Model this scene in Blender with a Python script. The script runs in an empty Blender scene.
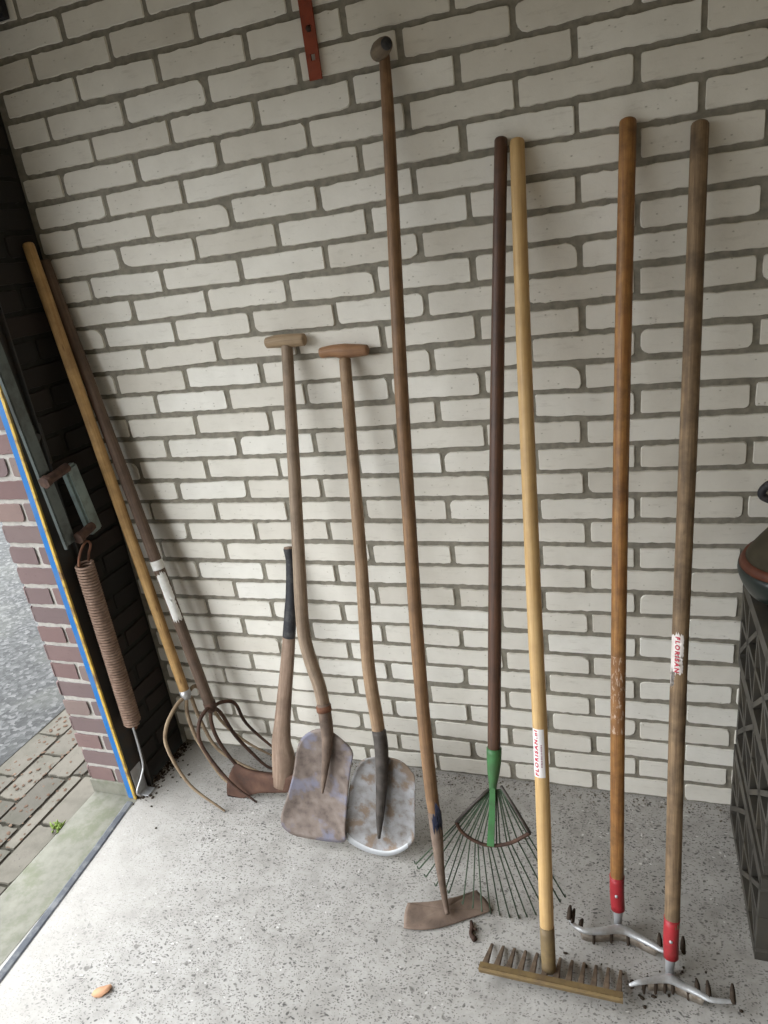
import bpy, bmesh, math, random
from mathutils import Vector, Matrix, noise
random.seed(7)
PI = math.pi
V = Vector
C = bpy.context.scene.collection

# ------------------------------------------------------------------ objects
def link(name, bm, mat=None, parent=None, smooth=True, label=None):
    me = bpy.data.meshes.new(name)
    bm.normal_update()
    bm.to_mesh(me); bm.free()
    if smooth:
        for p in me.polygons: p.use_smooth = True
    for m in (mat if isinstance(mat, (list, tuple)) else [mat]):
        if m: me.materials.append(m)
    o = bpy.data.objects.new(name, me); C.objects.link(o)
    if parent: put(o, parent)
    if label: o['label'] = label
    return o

def put(o, parent):
    o.parent = parent          # meshes are built in world metres; an Empty parent is offset back to the origin
    if parent.type == 'EMPTY': o.location = -V(parent.location)

def thing(name, label, cat, loc, group=None):
    o = bpy.data.objects.new(name, None); C.objects.link(o)
    o.location = loc; o.empty_display_size = .05
    o['label'] = label; o['category'] = cat
    if group: o['group'] = group
    return o

def tag(o, label, cat, group=None, kind=None):
    o['label'] = label; o['category'] = cat
    if group: o['group'] = group
    if kind: o['kind'] = kind
    return o

def struct(o, label=None):
    o['kind'] = 'structure'
    if label: o['label'] = label
    return o

# ------------------------------------------------------------------ materials
class NT:
    def __init__(s, name):
        s.m = bpy.data.materials.new(name); s.m.use_nodes = True
        s.t = s.m.node_tree; s.n = s.t.nodes; s.l = s.t.links
        s.b = s.n['Principled BSDF']
    def add(s, typ, ins=None, **kw):
        nd = s.n.new(typ)
        for k, v in kw.items(): setattr(nd, k, v)
        for k, v in (ins or {}).items():
            if hasattr(v, 'is_output'): s.l.new(v, nd.inputs[k])
            else: nd.inputs[k].default_value = v
        return nd
    def math(s, op, a, b=0.0, c=None):
        ins = {0: a, 1: b}
        if c is not None: ins[2] = c
        return s.add('ShaderNodeMath', ins, operation=op).outputs[0]
    def ramp(s, fac, stops, interp='LINEAR'):
        nd = s.add('ShaderNodeValToRGB', {0: fac})
        cr = nd.color_ramp; cr.interpolation = interp
        while len(cr.elements) > 1: cr.elements.remove(cr.elements[-1])
        for i, (p, c) in enumerate(stops):
            e = cr.elements[0] if i == 0 else cr.elements.new(p)
            e.position = p
            e.color = (c, c, c, 1) if isinstance(c, (int, float)) else (*c, 1)
        return nd.outputs[0]
    def mix(s, fac, a, b, blend='MIX'):
        nd = s.add('ShaderNodeMix', data_type='RGBA', blend_type=blend)
        for i, v in ((0, fac), (6, a), (7, b)):
            if hasattr(v, 'is_output'): s.l.new(v, nd.inputs[i])
            elif i == 0: nd.inputs[i].default_value = v
            else: nd.inputs[i].default_value = (*v, 1)
        return nd.outputs[2]
    def coord(s, which='Object', scale=(1, 1, 1)):
        tc = s.add('ShaderNodeTexCoord')
        mp = s.add('ShaderNodeMapping', {0: tc.outputs[which], 'Scale': scale})
        return mp.outputs[0]
    def noise(s, vec, scale, detail=4, rough=.55):
        return s.add('ShaderNodeTexNoise', {'Vector': vec, 'Scale': scale, 'Detail': detail, 'Roughness': rough}).outputs[0]
    def voro(s, vec, scale, rnd=1.0):
        return s.add('ShaderNodeTexVoronoi', {'Vector': vec, 'Scale': scale, 'Randomness': rnd})
    def bump(s, h, strength=.3, dist=.002):
        nd = s.add('ShaderNodeBump', {'Height': h, 'Strength': strength, 'Distance': dist})
        s.l.new(nd.outputs[0], s.b.inputs['Normal'])
    def fin(s, col=None, rough=.7, metal=0.0, spec=.4):
        for k, v in (('Base Color', col), ('Roughness', rough), ('Metallic', metal), ('Specular IOR Level', spec)):
            if v is None: continue
            if hasattr(v, 'is_output'): s.l.new(v, s.b.inputs[k])
            elif k == 'Base Color': s.b.inputs[k].default_value = (*v, 1)
            else: s.b.inputs[k].default_value = v
        return s.m

def wood(name, light, dark, grime=(.05, .035, .025), grime_amt=.35, rough=.55, spec=.35, residue=None, resid_col=(.75, .6, .48), knots=False, gscale=5):
    n = NT(name)
    light, dark, grime = [tuple(min(.85, x * 1.35) for x in c) for c in (light, dark, grime)]
    uv = n.coord('UV', (1, 1, 1))
    st = n.add('ShaderNodeMapping', {0: uv, 'Scale': (3, 1.3, 1)}).outputs[0]
    fine = n.noise(st, 5, 6, .65)
    st2 = n.add('ShaderNodeMapping', {0: uv, 'Scale': (12, 2.2, 1)}).outputs[0]
    fib = n.noise(st2, 4, 3, .6)
    col = n.mix(n.ramp(fine, [(.36, 0.), (.62, 1.)]), light, dark)
    col = n.mix(n.math('MULTIPLY', n.ramp(fib, [(.45, 0.), (.7, 1.)]), .45), col, dark)
    ob = n.coord('Object')
    g = n.noise(ob, gscale * 4, 6, .65)
    col = n.mix(n.math('MULTIPLY', n.ramp(g, [(.42, 0.), (.68, 1.)]), grime_amt), col, grime)
    if knots:
        kv = n.voro(n.add('ShaderNodeMapping', {0: uv, 'Scale': (3, 7, 1)}).outputs[0], 1.6)
        k = n.ramp(kv.outputs['Distance'], [(.05, 1.), (.16, 0.)])
        col = n.mix(n.math('MULTIPLY', k, .75), col, (.12, .05, .02))
    if residue:
        sep = n.add('ShaderNodeSeparateXYZ', {0: uv})
        v = sep.outputs[1]
        msk = n.math('MULTIPLY', n.math('GREATER_THAN', v, residue[0]), n.math('LESS_THAN', v, residue[1]))
        rn = n.noise(n.add('ShaderNodeMapping', {0: uv, 'Scale': (4, 12, 1)}).outputs[0], 4, 5, .7)
        col = n.mix(n.math('MULTIPLY', msk, .45), col, (.33, .16, .07))
        col = n.mix(n.math('MULTIPLY', msk, n.ramp(rn, [(.53, 0.), (.62, .75)])), col, resid_col)
    n.bump(n.math('ADD', fine, fib), .25, .001)
    return n.fin(col, rough, 0, spec)

def rusty(name, a=(.16, .07, .04), b=(.07, .035, .025), c=(.28, .14, .08), scale=30, rough=.8, metal=.1, extra=None, extra_amt=.6, extra_scale=9, extra_lo=.52):
    n = NT(name)
    ob = n.coord('Object')
    f = n.noise(ob, scale, 7, .65)
    f2 = n.noise(ob, scale * 4, 4, .6)
    col = n.ramp(f, [(.3, b), (.5, a), (.72, c)])
    col = n.mix(n.math('MULTIPLY', n.ramp(f2, [(.5, 0.), (.75, 1.)]), .5), col, b)
    if extra:
        e = n.noise(n.add('ShaderNodeMapping', {0: ob, 'Location': (3.1, 1.7, .4)}).outputs[0], extra_scale, 5, .6)
        col = n.mix(n.math('MULTIPLY', n.ramp(e, [(extra_lo, 0.), (extra_lo + .1, 1.)]), extra_amt), col, extra)
    n.bump(n.math('ADD', f, f2), .35, .0015)
    return n.fin(col, rough, metal, .3)

def plain(name, col, rough=.6, metal=0., spec=.4, var=.25, scale=25, dirt=None, dirt_amt=.5):
    n = NT(name)
    ob = n.coord('Object')
    f = n.noise(ob, scale, 5, .6)
    c2 = tuple(x * (1 - var) for x in col)
    cc = n.mix(n.ramp(f, [(.35, 0.), (.7, 1.)]), col, c2)
    if dirt:
        g = n.noise(ob, scale * .5, 6, .7)
        cc = n.mix(n.math('MULTIPLY', n.ramp(g, [(.48, 0.), (.62, 1.)]), dirt_amt), cc, dirt)
    n.bump(f, .12, .001)
    return n.fin(cc, rough, metal, spec)

def brick_mat(name, stops, speck=(.1, .09, .08), speck_amt=.8, smear=None, rough=.85):
    n = NT(name)
    ob = n.coord('Object')
    at = n.add('ShaderNodeAttribute', attribute_name='tone')
    col = n.ramp(at.outputs['Fac'], stops)
    big = n.noise(ob, 9, 5, .6)
    col = n.mix(n.ramp(big, [(.35, 0.), (.75, .22)]), col, speck, 'MIX') if smear is None else n.mix(n.ramp(big, [(.45, 0.), (.75, .6)]), col, smear)
    v = n.voro(n.add('ShaderNodeMapping', {0: ob, 'Scale': (1, 1, 1.7)}).outputs[0], 95)
    rnd = n.add('ShaderNodeSeparateColor', {0: v.outputs['Color']})
    pit = n.math('MULTIPLY', n.ramp(v.outputs['Distance'], [(.12, 1.), (.26, 0.)]), n.math('GREATER_THAN', rnd.outputs[0], .92))
    f = n.noise(ob, 120, 4, .7)
    streak = n.noise(n.add('ShaderNodeMapping', {0: ob, 'Scale': (1, 1, 5)}).outputs[0], 16, 6, .7)
    col = n.mix(n.ramp(streak, [(.56, 0.), (.75, .35)]), col, speck)
    col = n.mix(n.math('MULTIPLY', pit, speck_amt), col, speck)
    n.bump(n.math('SUBTRACT', n.math('ADD', f, n.math('MULTIPLY', big, 2)), n.math('MULTIPLY', pit, 2.)), .35, .002)
    return n.fin(col, rough, 0, .25)

M = {}
M['white_brick'] = brick_mat('white_brick', [(0, (.72, .68, .60)), (.5, (.80, .765, .685)), (1, (.85, .825, .755))], (.33, .29, .22), .6)
M['mortar'] = plain('mortar', (.285, .262, .212), .95, 0, .1, .35, 60)
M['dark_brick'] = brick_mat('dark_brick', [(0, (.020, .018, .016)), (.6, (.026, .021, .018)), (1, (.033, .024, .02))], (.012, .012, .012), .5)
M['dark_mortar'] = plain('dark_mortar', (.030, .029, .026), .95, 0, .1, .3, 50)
M['red_brick'] = brick_mat('red_brick', [(0, (.145, .092, .087)), (.3, (.19, .125, .116)), (.6, (.15, .11, .107)), (.8, (.21, .158, .138)), (1, (.18, .08, .073))], (.1, .07, .07), .6)
M['pale_mortar'] = plain('pale_mortar', (.46, .43, .39), .95, 0, .1, .25, 60)

def floor_mat():
    n = NT('speckled_concrete')
    ob = n.coord('Object')
    big = n.noise(ob, 2.2, 6, .6)
    mid = n.noise(ob, 14, 6, .7)
    fine = n.noise(ob, 160, 3, .7)
    col = n.ramp(mid, [(.28, (.28, .266, .242)), (.5, (.41, .393, .365)), (.7, (.48, .462, .433))])
    col = n.mix(n.ramp(big, [(.4, 0.), (.7, .3)]), col, (.25, .232, .208))
    col = n.mix(n.ramp(fine, [(.45, 0.), (.7, .4)]), col, (.30, .29, .275))
    wn = n.add('ShaderNodeTexNoise', {'Vector': ob, 'Scale': 25, 'Detail': 2})
    warp = n.add('ShaderNodeVectorMath', {0: ob, 1: n.add('ShaderNodeVectorMath', {0: wn.outputs['Color'], 'Scale': .03}, operation='SCALE').outputs[0]}, operation='ADD').outputs[0]
    clus = n.noise(ob, 3.5, 3, .5)
    hh = 0
    zx = n.math('ADD', n.add('ShaderNodeSeparateXYZ', {0: ob}).outputs[0], n.math('MULTIPLY', n.noise(ob, 3, 4), .5))
    zone = n.ramp(n.math('ADD', zx, 1.75), [(.78, .25), (1., 1.)])   # smoother trowelled band along the opening
    col = n.mix(n.math('MULTIPLY', n.math('SUBTRACT', 1.0, zone), .75), col, (.345, .325, .292))
    for sc, thr, r0, r1, dark in ((72, .68, .20, .33, (.075, .07, .065)), (118, .60, .22, .38, (.10, .092, .085)), (40, .90, .18, .28, (.16, .15, .135)), (170, .45, .25, .45, (.15, .14, .128)), (85, .92, .2, .34, (.62, .60, .57))):
        st = n.add('ShaderNodeMapping', {0: warp, 'Rotation': (0, 0, sc * .37), 'Scale': (1, 1.6, 1)}).outputs[0]
        v = n.voro(st, sc)
        r = n.add('ShaderNodeSeparateColor', {0: v.outputs['Color']})
        th = n.math('SUBTRACT', thr + .33, n.math('MULTIPLY', clus, .56))
        msk = n.math('MULTIPLY', n.ramp(v.outputs['Distance'], [(r0, 1.), (r1, 0.)]), n.math('GREATER_THAN', r.outputs[0], th))
        col = n.mix(n.math('MULTIPLY', msk, n.math('MULTIPLY', zone, n.ramp(big, [(.35, .55), (.62, .95)]))), col, dark)
        hh = msk if hh == 0 else n.math('ADD', hh, msk)
    n.bump(n.math('SUBTRACT', n.math('MULTIPLY', mid, 1.5), n.math('MULTIPLY', hh, .4)), .3, .003)
    return n.fin(col, .82, 0, .3)
M['floor'] = floor_mat()

def asphalt_mat():
    n = NT('asphalt')
    ob = n.coord('Object')
    v = n.voro(ob, 70)
    r = n.add('ShaderNodeSeparateColor', {0: v.outputs['Color']})
    col = n.ramp(r.outputs[0], [(0, (.028, .028, .027)), (.45, (.044, .044, .042)), (.75, (.062, .062, .06)), (1, (.105, .103, .10))])
    b = n.noise(ob, 3, 4)
    col = n.mix(n.ramp(b, [(.5, 0.), (.8, .4)]), col, (.12, .12, .10))
    n.bump(v.outputs['Distance'], .5, .004)
    return n.fin(col, .9, 0, .3)
M['asphalt'] = asphalt_mat()
M['paver'] = brick_mat('paver', [(0, (.075, .067, .053)), (.5, (.105, .094, .075)), (1, (.135, .121, .097))], (.07, .06, .05), .8, smear=(.04, .04, .025))
M['paver_joint'] = plain('paver_joint', (.05, .045, .034), .95, 0, .1, .4, 60)
M['threshold'] = plain('threshold', (.205, .20, .162), .9, 0, .2, .3, 22, (.135, .145, .09), .6)
M['seal'] = plain('seal', (.075, .08, .092), .75, 0, .3, .3, 30, (.3, .3, .29), .35)
M['plaster'] = plain('plaster', (.42, .385, .31), .9, 0, .2, .15, 3)
M['ceiling'] = plain('ceiling', (.58, .49, .35), .9, 0, .2, .2, 4)
M['frame_dark'] = plain('frame_dark', (.028, .027, .024), .55, .2, .4, .4, 20, (.06, .035, .02), .5)
M['blue_paint'] = plain('blue_paint', (.010, .14, .40), .45, 0, .5, .2, 30, (.20, .26, .34), .2)
M['yellow_paint'] = plain('yellow_paint', (.55, .36, .06), .5, 0, .5, .2, 30, (.16, .09, .045), .9)
M['green_grey'] = plain('green_grey', (.20, .25, .235), .4, .3, .5, .25, 25, (.06, .05, .04), .35)
M['green_dark'] = plain('green_dark', (.085, .10, .092), .4, .3, .6, .3, 25, (.03, .028, .022), .5)
M['spring_rust'] = rusty('spring_rust', (.25, .165, .12), (.15, .095, .07), (.34, .24, .185), 60)
M['rust'] = rusty('rust')
M['rust_dark'] = rusty('rust_dark', (.075, .042, .03), (.035, .022, .018), (.13, .07, .045), 45)
M['rust_axe'] = rusty('rust_axe', (.085, .043, .029), (.042, .026, .02), (.13, .07, .046), 28)
M['rust_grey'] = rusty('rust_grey', (.175, .125, .095), (.095, .07, .055), (.27, .20, .155), 26, .75, .2)
M['rust_tan'] = rusty('rust_tan', (.27, .20, .13), (.13, .08, .05), (.38, .29, .19), 30)
M['red_strip'] = rusty('red_strip', (.27, .06, .03), (.13, .04, .025), (.33, .085, .045), 30, .7)
M['shovel_blade'] = rusty('shovel_blade', (.19, .15, .128), (.10, .076, .064), (.28, .235, .205), 34, .65, .2, extra=(.19, .215, .32), extra_amt=.5, extra_scale=13, extra_lo=.52)
M['alu_blade'] = rusty('alu_blade', (.27, .265, .265), (.145, .12, .10), (.36, .36, .37), 34, .5, .3, extra=(.19, .135, .095), extra_amt=.9, extra_scale=22, extra_lo=.50)
M['alu_rim'] = plain('alu_rim', (.50, .51, .52), .5, .3, .5, .15, 40)
M['alu'] = plain('alu', (.55, .56, .57), .42, .6, .5, .2, 30, (.25, .19, .13), .35)
M['alu_dusty'] = plain('alu_dusty', (.30, .26, .215), .7, .2, .4, .35, 60, (.16, .11, .07), .7)
M['red_socket'] = plain('red_socket', (.40, .022, .03), .5, 0, .5, .3, 40, (.17, .03, .025), .4)
M['soil'] = plain('soil', (.060, .045, .034), .95, 0, .1, .4, 80)
M['dirt'] = plain('dirt', (.20, .17, .135), .95, 0, .1, .5, 90)
M['dark_steel'] = rusty('dark_steel', (.085, .074, .066), (.045, .039, .035), (.15, .13, .115), 40, .6, .4)
M['tine_steel'] = rusty('tine_steel', (.055, .085, .05), (.035, .05, .033), (.09, .11, .075), 40, .5, .5)
M['green_paint'] = plain('green_paint', (.055, .19, .06), .5, 0, .5, .25, 30, (.05, .07, .035), .35)
M['sock_tan'] = plain('sock_tan', (.235, .165, .075), .6, .1, .4, .25, 30, (.14, .10, .06), .5)
M['rake_tan'] = plain('rake_tan', (.24, .165, .072), .65, .1, .4, .3, 30, (.15, .10, .06), .6)
M['tooth'] = rusty('tooth', (.16, .115, .08), (.085, .065, .05), (.26, .19, .13), 50)
M['black_rubber'] = plain('black_rubber', (.020, .020, .024), .6, 0, .4, .3, 60, (.10, .095, .09), .5)
M['white_tape'] = plain('white_tape', (.74, .73, .69), .6, 0, .4, .08, 40, (.45, .43, .38), .35)
M['label_white'] = plain('label_white', (.80, .76, .74), .45, 0, .5, .05, 60)
M['label_worn'] = plain('label_worn', (.76, .70, .66), .5, 0, .5, .1, 60, (.42, .3, .2), .35)
M['label_red'] = plain('label_red', (.50, .03, .06), .5, 0, .4, .15, 80)
M['label_pink'] = plain('label_pink', (.40, .20, .25), .5, 0, .4, .2, 80)
M['navy_paint'] = plain('navy_paint', (.012, .016, .045), .5, 0, .5, .3, 60)
M['crate'] = plain('crate', (.062, .056, .046), .55, 0, .45, .35, 18, (.10, .085, .06), .55)
M['crate_shade'] = plain('crate_shade', (.012, .011, .010), .7, 0, .3, .2, 18)  # near-black copy of the crate colour: painted shade behind the lattice openings
M['bucket_green'] = plain('bucket_green', (.013, .021, .018), .35, 0, .5, .3, 30)
M['olive'] = plain('olive', (.055, .045, .026), .75, 0, .3, .3, 30)
M['rust_band'] = plain('rust_band', (.115, .035, .017), .6, 0, .4, .3, 40)
M['leaf'] = plain('leaf', (.50, .27, .15), .7, 0, .3, .2, 60)
M['litter'] = plain('litter', (.10, .06, .038), .85, 0, .2, .5, 30, (.16, .105, .07), .7)
M['moss'] = plain('moss', (.16, .22, .05), .85, 0, .2, .3, 60)
M['twig'] = plain('twig', (.065, .04, .03), .9, 0, .2, .4, 80)

# ------------------------------------------------------------------ mesh helpers
def catmull(pts, n=8):
    P = [V(p) for p in pts]
    if len(P) < 3: return [P[0].lerp(P[-1], i / n) for i in range(n + 1)]
    P = [P[0] * 2 - P[1]] + P + [P[-1] * 2 - P[-2]]
    out = []
    for i in range(1, len(P) - 2):
        a, b, c, d = P[i - 1:i + 3]
        for k in range(n):
            t = k / n
            out.append(.5 * ((2 * b) + (c - a) * t + (2 * a - 5 * b + 4 * c - d) * t * t + (3 * b - a - 3 * c + d) * t ** 3))
    out.append(P[-2].copy())
    return out

def interp(vals, m):
    out = []
    for i in range(m):
        t = i / (m - 1) * (len(vals) - 1); k = min(int(t), len(vals) - 2)
        out.append(vals[k] + (vals[k + 1] - vals[k]) * (t - k))
    return out

def tube(bm, pts, radii, seg=14, ref=V((0, -1, 0)), squash=1.0, smooth=0, cap=True, dome=0.0, a0=None, a1=None, wob=0.0):
    """sweeps a round section along pts; u runs round it, v in metres along it"""
    P = catmull(pts, smooth) if smooth else [V(p) for p in pts]
    R = interp(radii, len(P)) if isinstance(radii, (list, tuple)) else [radii] * len(P)
    if dome:   # rounded ends
        d0 = (P[0] - P[1]).normalized(); d1 = (P[-1] - P[-2]).normalized()
        for s in (.55, .9):
            k = math.sqrt(1 - s * s) if s < 1 else 0
        pre = [(P[0] + d0 * R[0] * dome * s, R[0] * math.sqrt(max(0, 1 - s * s))) for s in (.97, .8, .5)]
        post = [(P[-1] + d1 * R[-1] * dome * s, R[-1] * math.sqrt(max(0, 1 - s * s))) for s in (.5, .8, .97)]
        P = [p for p, _ in pre] + P + [p for p, _ in post]
        R = [r for _, r in pre] + R + [r for _, r in post]
    uvl = bm.loops.layers.uv.verify()
    full = a0 is None
    A0, A1 = (0, 2 * PI) if full else (a0, a1)
    n = seg if full else seg + 1
    rings = []; L = []; acc = 0; N = None
    for i, p in enumerate(P):
        t = (P[min(i + 1, len(P) - 1)] - P[max(i - 1, 0)]).normalized()
        if N is None: N = (ref - t * ref.dot(t)).normalized()
        else: N = (N - t * N.dot(t)).normalized()
        B = t.cross(N)
        if i: acc += (P[i] - P[i - 1]).length
        L.append(acc)
        rr = R[i] * (1 + (wob * noise.noise(p * 9) if wob else 0))
        rings.append([bm.verts.new(p + N * (rr * squash * math.cos(A0 + (A1 - A0) * k / seg)) + B * (rr * math.sin(A0 + (A1 - A0) * k / seg))) for k in range(n)])
    for i in range(len(P) - 1):
        for k in range(seg):
            k2 = (k + 1) % n
            f = bm.faces.new((rings[i][k], rings[i][k2], rings[i + 1][k2], rings[i + 1][k]))
            for lp, (uu, vv) in zip(f.loops, ((k, i), (k + 1, i), (k + 1, i + 1), (k, i + 1))):
                lp[uvl].uv = (uu / seg, L[vv])
    if cap and full:
        for r, i in ((rings[0][::-1], 0), (rings[-1], len(P) - 1)):
            f = bm.faces.new(r)
            for lp in f.loops: lp[uvl].uv = (.5, L[i])
    return bm

def box(bm, lo, hi, bevel=0.0, mtx=None):
    r = bmesh.ops.create_cube(bm, size=1)
    vs = r['verts']
    for v in vs:
        v.co = V([lo[i] + (v.co[i] + .5) * (hi[i] - lo[i]) for i in range(3)])
    if bevel:
        es = list({e for v in vs for e in v.link_edges})
        rb = bmesh.ops.bevel(bm, geom=es, offset=bevel, segments=2, affect='EDGES', profile=.5)
        vs = list({v for v in vs if v.is_valid} | set(rb['verts']))
    if mtx:
        for v in vs: v.co = mtx @ v.co
    return vs

def bar(bm, a, b, w, d, nrm, taper=1.0):
    """rectangular bar from a to b: width w across, depth d along nrm"""
    a, b, nrm = V(a), V(b), V(nrm)
    t = (b - a).normalized(); nrm = (nrm - t * nrm.dot(t)).normalized(); s = t.cross(nrm)
    vs = []
    for p, k in ((a, 1), (b, taper)):
        for i, j in ((-1, -1), (1, -1), (1, 1), (-1, 1)):
            vs.append(bm.verts.new(p + s * (i * w * k / 2) + nrm * (j * d * k / 2)))
    for q in ((3, 2, 1, 0), (4, 5, 6, 7), (0, 1, 5, 4), (1, 2, 6, 5), (2, 3, 7, 6), (3, 0, 4, 7)):
        bm.faces.new([vs[i] for i in q])

def plate(outline, hfun, thick, nrm, rings=9, sub=5, rim_slots=None, edge_scale=None):
    """sheet inside a closed outline (3D points), pushed along nrm by hfun(r, point); thick(r, p) is the full thickness"""
    bm = bmesh.new()
    O = [V(p) for p in outline]; m = len(O)
    fine = []
    for i in range(m):
        a, b, c, d = O[i - 1], O[i], O[(i + 1) % m], O[(i + 2) % m]
        for k in range(sub):
            t = k / sub
            fine.append(.5 * ((2 * b) + (c - a) * t + (2 * a - 5 * b + 4 * c - d) * t * t + (3 * b - a - 3 * c + d) * t ** 3))
    c = sum(fine, V()) / len(fine); nrm = V(nrm).normalized()
    rs = [(i / rings) ** .8 for i in range(1, rings + 1)]
    F, Bk = [], []
    def pt(r, p):
        q = c + (p - c) * r
        h = hfun(r, q); t = thick(r, q)
        return q + nrm * (h + t / 2), q + nrm * (h - t / 2)
    c0, c1 = pt(0, c)
    fc, bc = bm.verts.new(c0), bm.verts.new(c1)
    for r in rs:
        a, b = zip(*[pt(r, p) for p in fine])
        F.append([bm.verts.new(x) for x in a]); Bk.append([bm.verts.new(x) for x in b])
    n = len(fine)
    faces = []
    for i in range(n):
        j = (i + 1) % n
        bm.faces.new((fc, F[0][i], F[0][j])); bm.faces.new((bc, Bk[0][j], Bk[0][i]))
        for k in range(len(rs) - 1):
            f = bm.faces.new((F[k][i], F[k + 1][i], F[k + 1][j], F[k][j]))
            if rim_slots and rim_slots((f.verts[1].co + f.verts[2].co) / 2, rs[k + 1]): f.material_index = 1
            bm.faces.new((Bk[k][j], Bk[k + 1][j], Bk[k + 1][i], Bk[k][i]))
        f = bm.faces.new((F[-1][i], Bk[-1][i], Bk[-1][j], F[-1][j]))
        if rim_slots and rim_slots(f.verts[0].co, 1): f.material_index = 1
    bmesh.ops.recalc_face_normals(bm, faces=bm.faces)
    return bm

def lathe(bm, prof, loc, axis=V((0, 0, 1)), seg=28):
    q = V((0, 0, 1)).rotation_difference(V(axis).normalized())
    rings = [[bm.verts.new(V(loc) + q @ V((r * math.cos(2 * PI * k / seg), r * math.sin(2 * PI * k / seg), z))) for k in range(seg)] for r, z in prof]
    for i in range(len(rings) - 1):
        for k in range(seg):
            bm.faces.new((rings[i][k], rings[i][(k + 1) % seg], rings[i + 1][(k + 1) % seg], rings[i + 1][k]))
    bm.faces.new(rings[0][::-1]); bm.faces.new(rings[-1])
    return bm

def brickwork(bm, O, U, W, N, cells, depth=.0045, jit=.0013, round_=.0055, bev=.0016, step=.013, chip=.08):
    """individual bricks standing proud of the joint plane; cells are (u0, u1, w0, w1) faces in metres"""
    tone = bm.verts.layers.float.get('tone') or bm.verts.layers.float.new('tone')
    O, U, W, N = V(O), V(U), V(W), V(N)
    for (u0, u1, w0, w1) in cells:
        if u1 - u0 < .012: continue
        pts = []
        rc = min(round_ * random.uniform(.5, 1.5), (u1 - u0) * .4)
        corners = ((u0, w0), (u1, w0), (u1, w1), (u0, w1))
        du, dw, sk = random.gauss(0, .0012), random.gauss(0, .001), random.gauss(0, .0012)
        for ci, (cu, cw) in enumerate(corners):
            su = 1 if cu == u0 else -1; sw = 1 if cw == w0 else -1
            r = rc * (random.uniform(1.8, 3.2) if random.random() < chip else random.uniform(.6, 1.2))
            r = min(r, (u1 - u0) * .45, (w1 - w0) * .45)
            ang0 = {0: PI, 1: 1.5 * PI, 2: 0, 3: .5 * PI}[ci]
            for k in range(4):
                a = ang0 + k / 3 * PI / 2
                pts.append((cu + su * r + r * math.cos(a), cw + sw * r + r * math.sin(a)))
        ring = []
        for i, p in enumerate(pts):
            q = pts[(i + 1) % len(pts)]
            d = math.dist(p, q); m = max(1, int(d / step))
            for k in range(m):
                ring.append((p[0] + (q[0] - p[0]) * k / m, p[1] + (q[1] - p[1]) * k / m))
        cu, cw = (u0 + u1) / 2, (w0 + w1) / 2
        tz = random.gauss(0, .0006)
        val = min(1, max(0, random.gauss(.5, .28)))
        outer, inner = [], []
        for (a, b) in ring:
            nz = noise.noise(V((a * 110 + O.x * 9, b * 110, cw * 31))) * jit * 1.6 + random.gauss(0, jit * .3)
            ra, rb = a - cu, b - cw; L = math.hypot(ra, rb) + 1e-6
            a2, b2 = a + du + ra / L * nz * .4, b + dw + sk * ra / .1 + (nz if rb > 0 else -nz)
            outer.append(bm.verts.new(O + U * a2 + W * b2 - N * depth))
            s = bev
            a3 = a2 - math.copysign(min(s, abs(ra)), ra) * (abs(ra) / ((u1 - u0) / 2)) ** 4
            b3 = b2 - math.copysign(min(s, abs(rb)), rb) * (abs(rb) / ((w1 - w0) / 2)) ** 2
            inner.append(bm.verts.new(O + U * a3 + W * b3 + N * tz))
        n = len(ring)
        for v in outer + inner: v[tone] = val
        f = bm.faces.new(inner); f.smooth = False
        for i in range(n):
            bm.faces.new((outer[i], outer[(i + 1) % n], inner[(i + 1) % n], inner[i]))

def rect(bm, a, b, c, d, slot=0):
    f = bm.faces.new([bm.verts.new(V(p)) for p in (a, b, c, d)]); f.material_index = slot
    return f

# ------------------------------------------------------------------ the garage shell
SU, SV, J = .22300, .0625, .0118
WL, WR, TOP, NEAR = -1.35, 2.0, 2.4, -4.4

def white_wall():
    bm = bmesh.new()
    cells = []
    for k in range(int(TOP / SV)):
        off = 0 if k % 2 == 0 else .5
        for i in range(-7, 10):
            u0, u1 = (i + off) * SU + J / 2, (i + off + 1) * SU - J / 2
            u0, u1 = max(u0, WL + .004), min(u1, WR)
            cells.append((u0, u1, k * SV + J / 2, (k + 1) * SV - J / 2))
    brickwork(bm, (0, 0, 0), (1, 0, 0), (0, 0, 1), (0, -1, 0), cells)
    n0 = len(bm.faces)
    # joint plane, slightly uneven
    y = .0040
    f = rect(bm, (WL - .15, y, -.02), (WR, y, -.02), (WR, y, TOP), (WL - .15, y, TOP), 1)
    # body of the wall behind
    box(bm, (WL - .15, y + .002, -.05), (WR + .1, .12, TOP))
    for q in bm.faces[:] if False else []: pass
    bm.faces.ensure_lookup_table()
    for q in bm.faces[n0:]: q.material_index = 1
    o = link('wall_back', bm, [M['white_brick'], M['mortar']], smooth=False)
    return struct(o, 'white painted brick wall in running bond with grey recessed joints')
white_wall()

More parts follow.
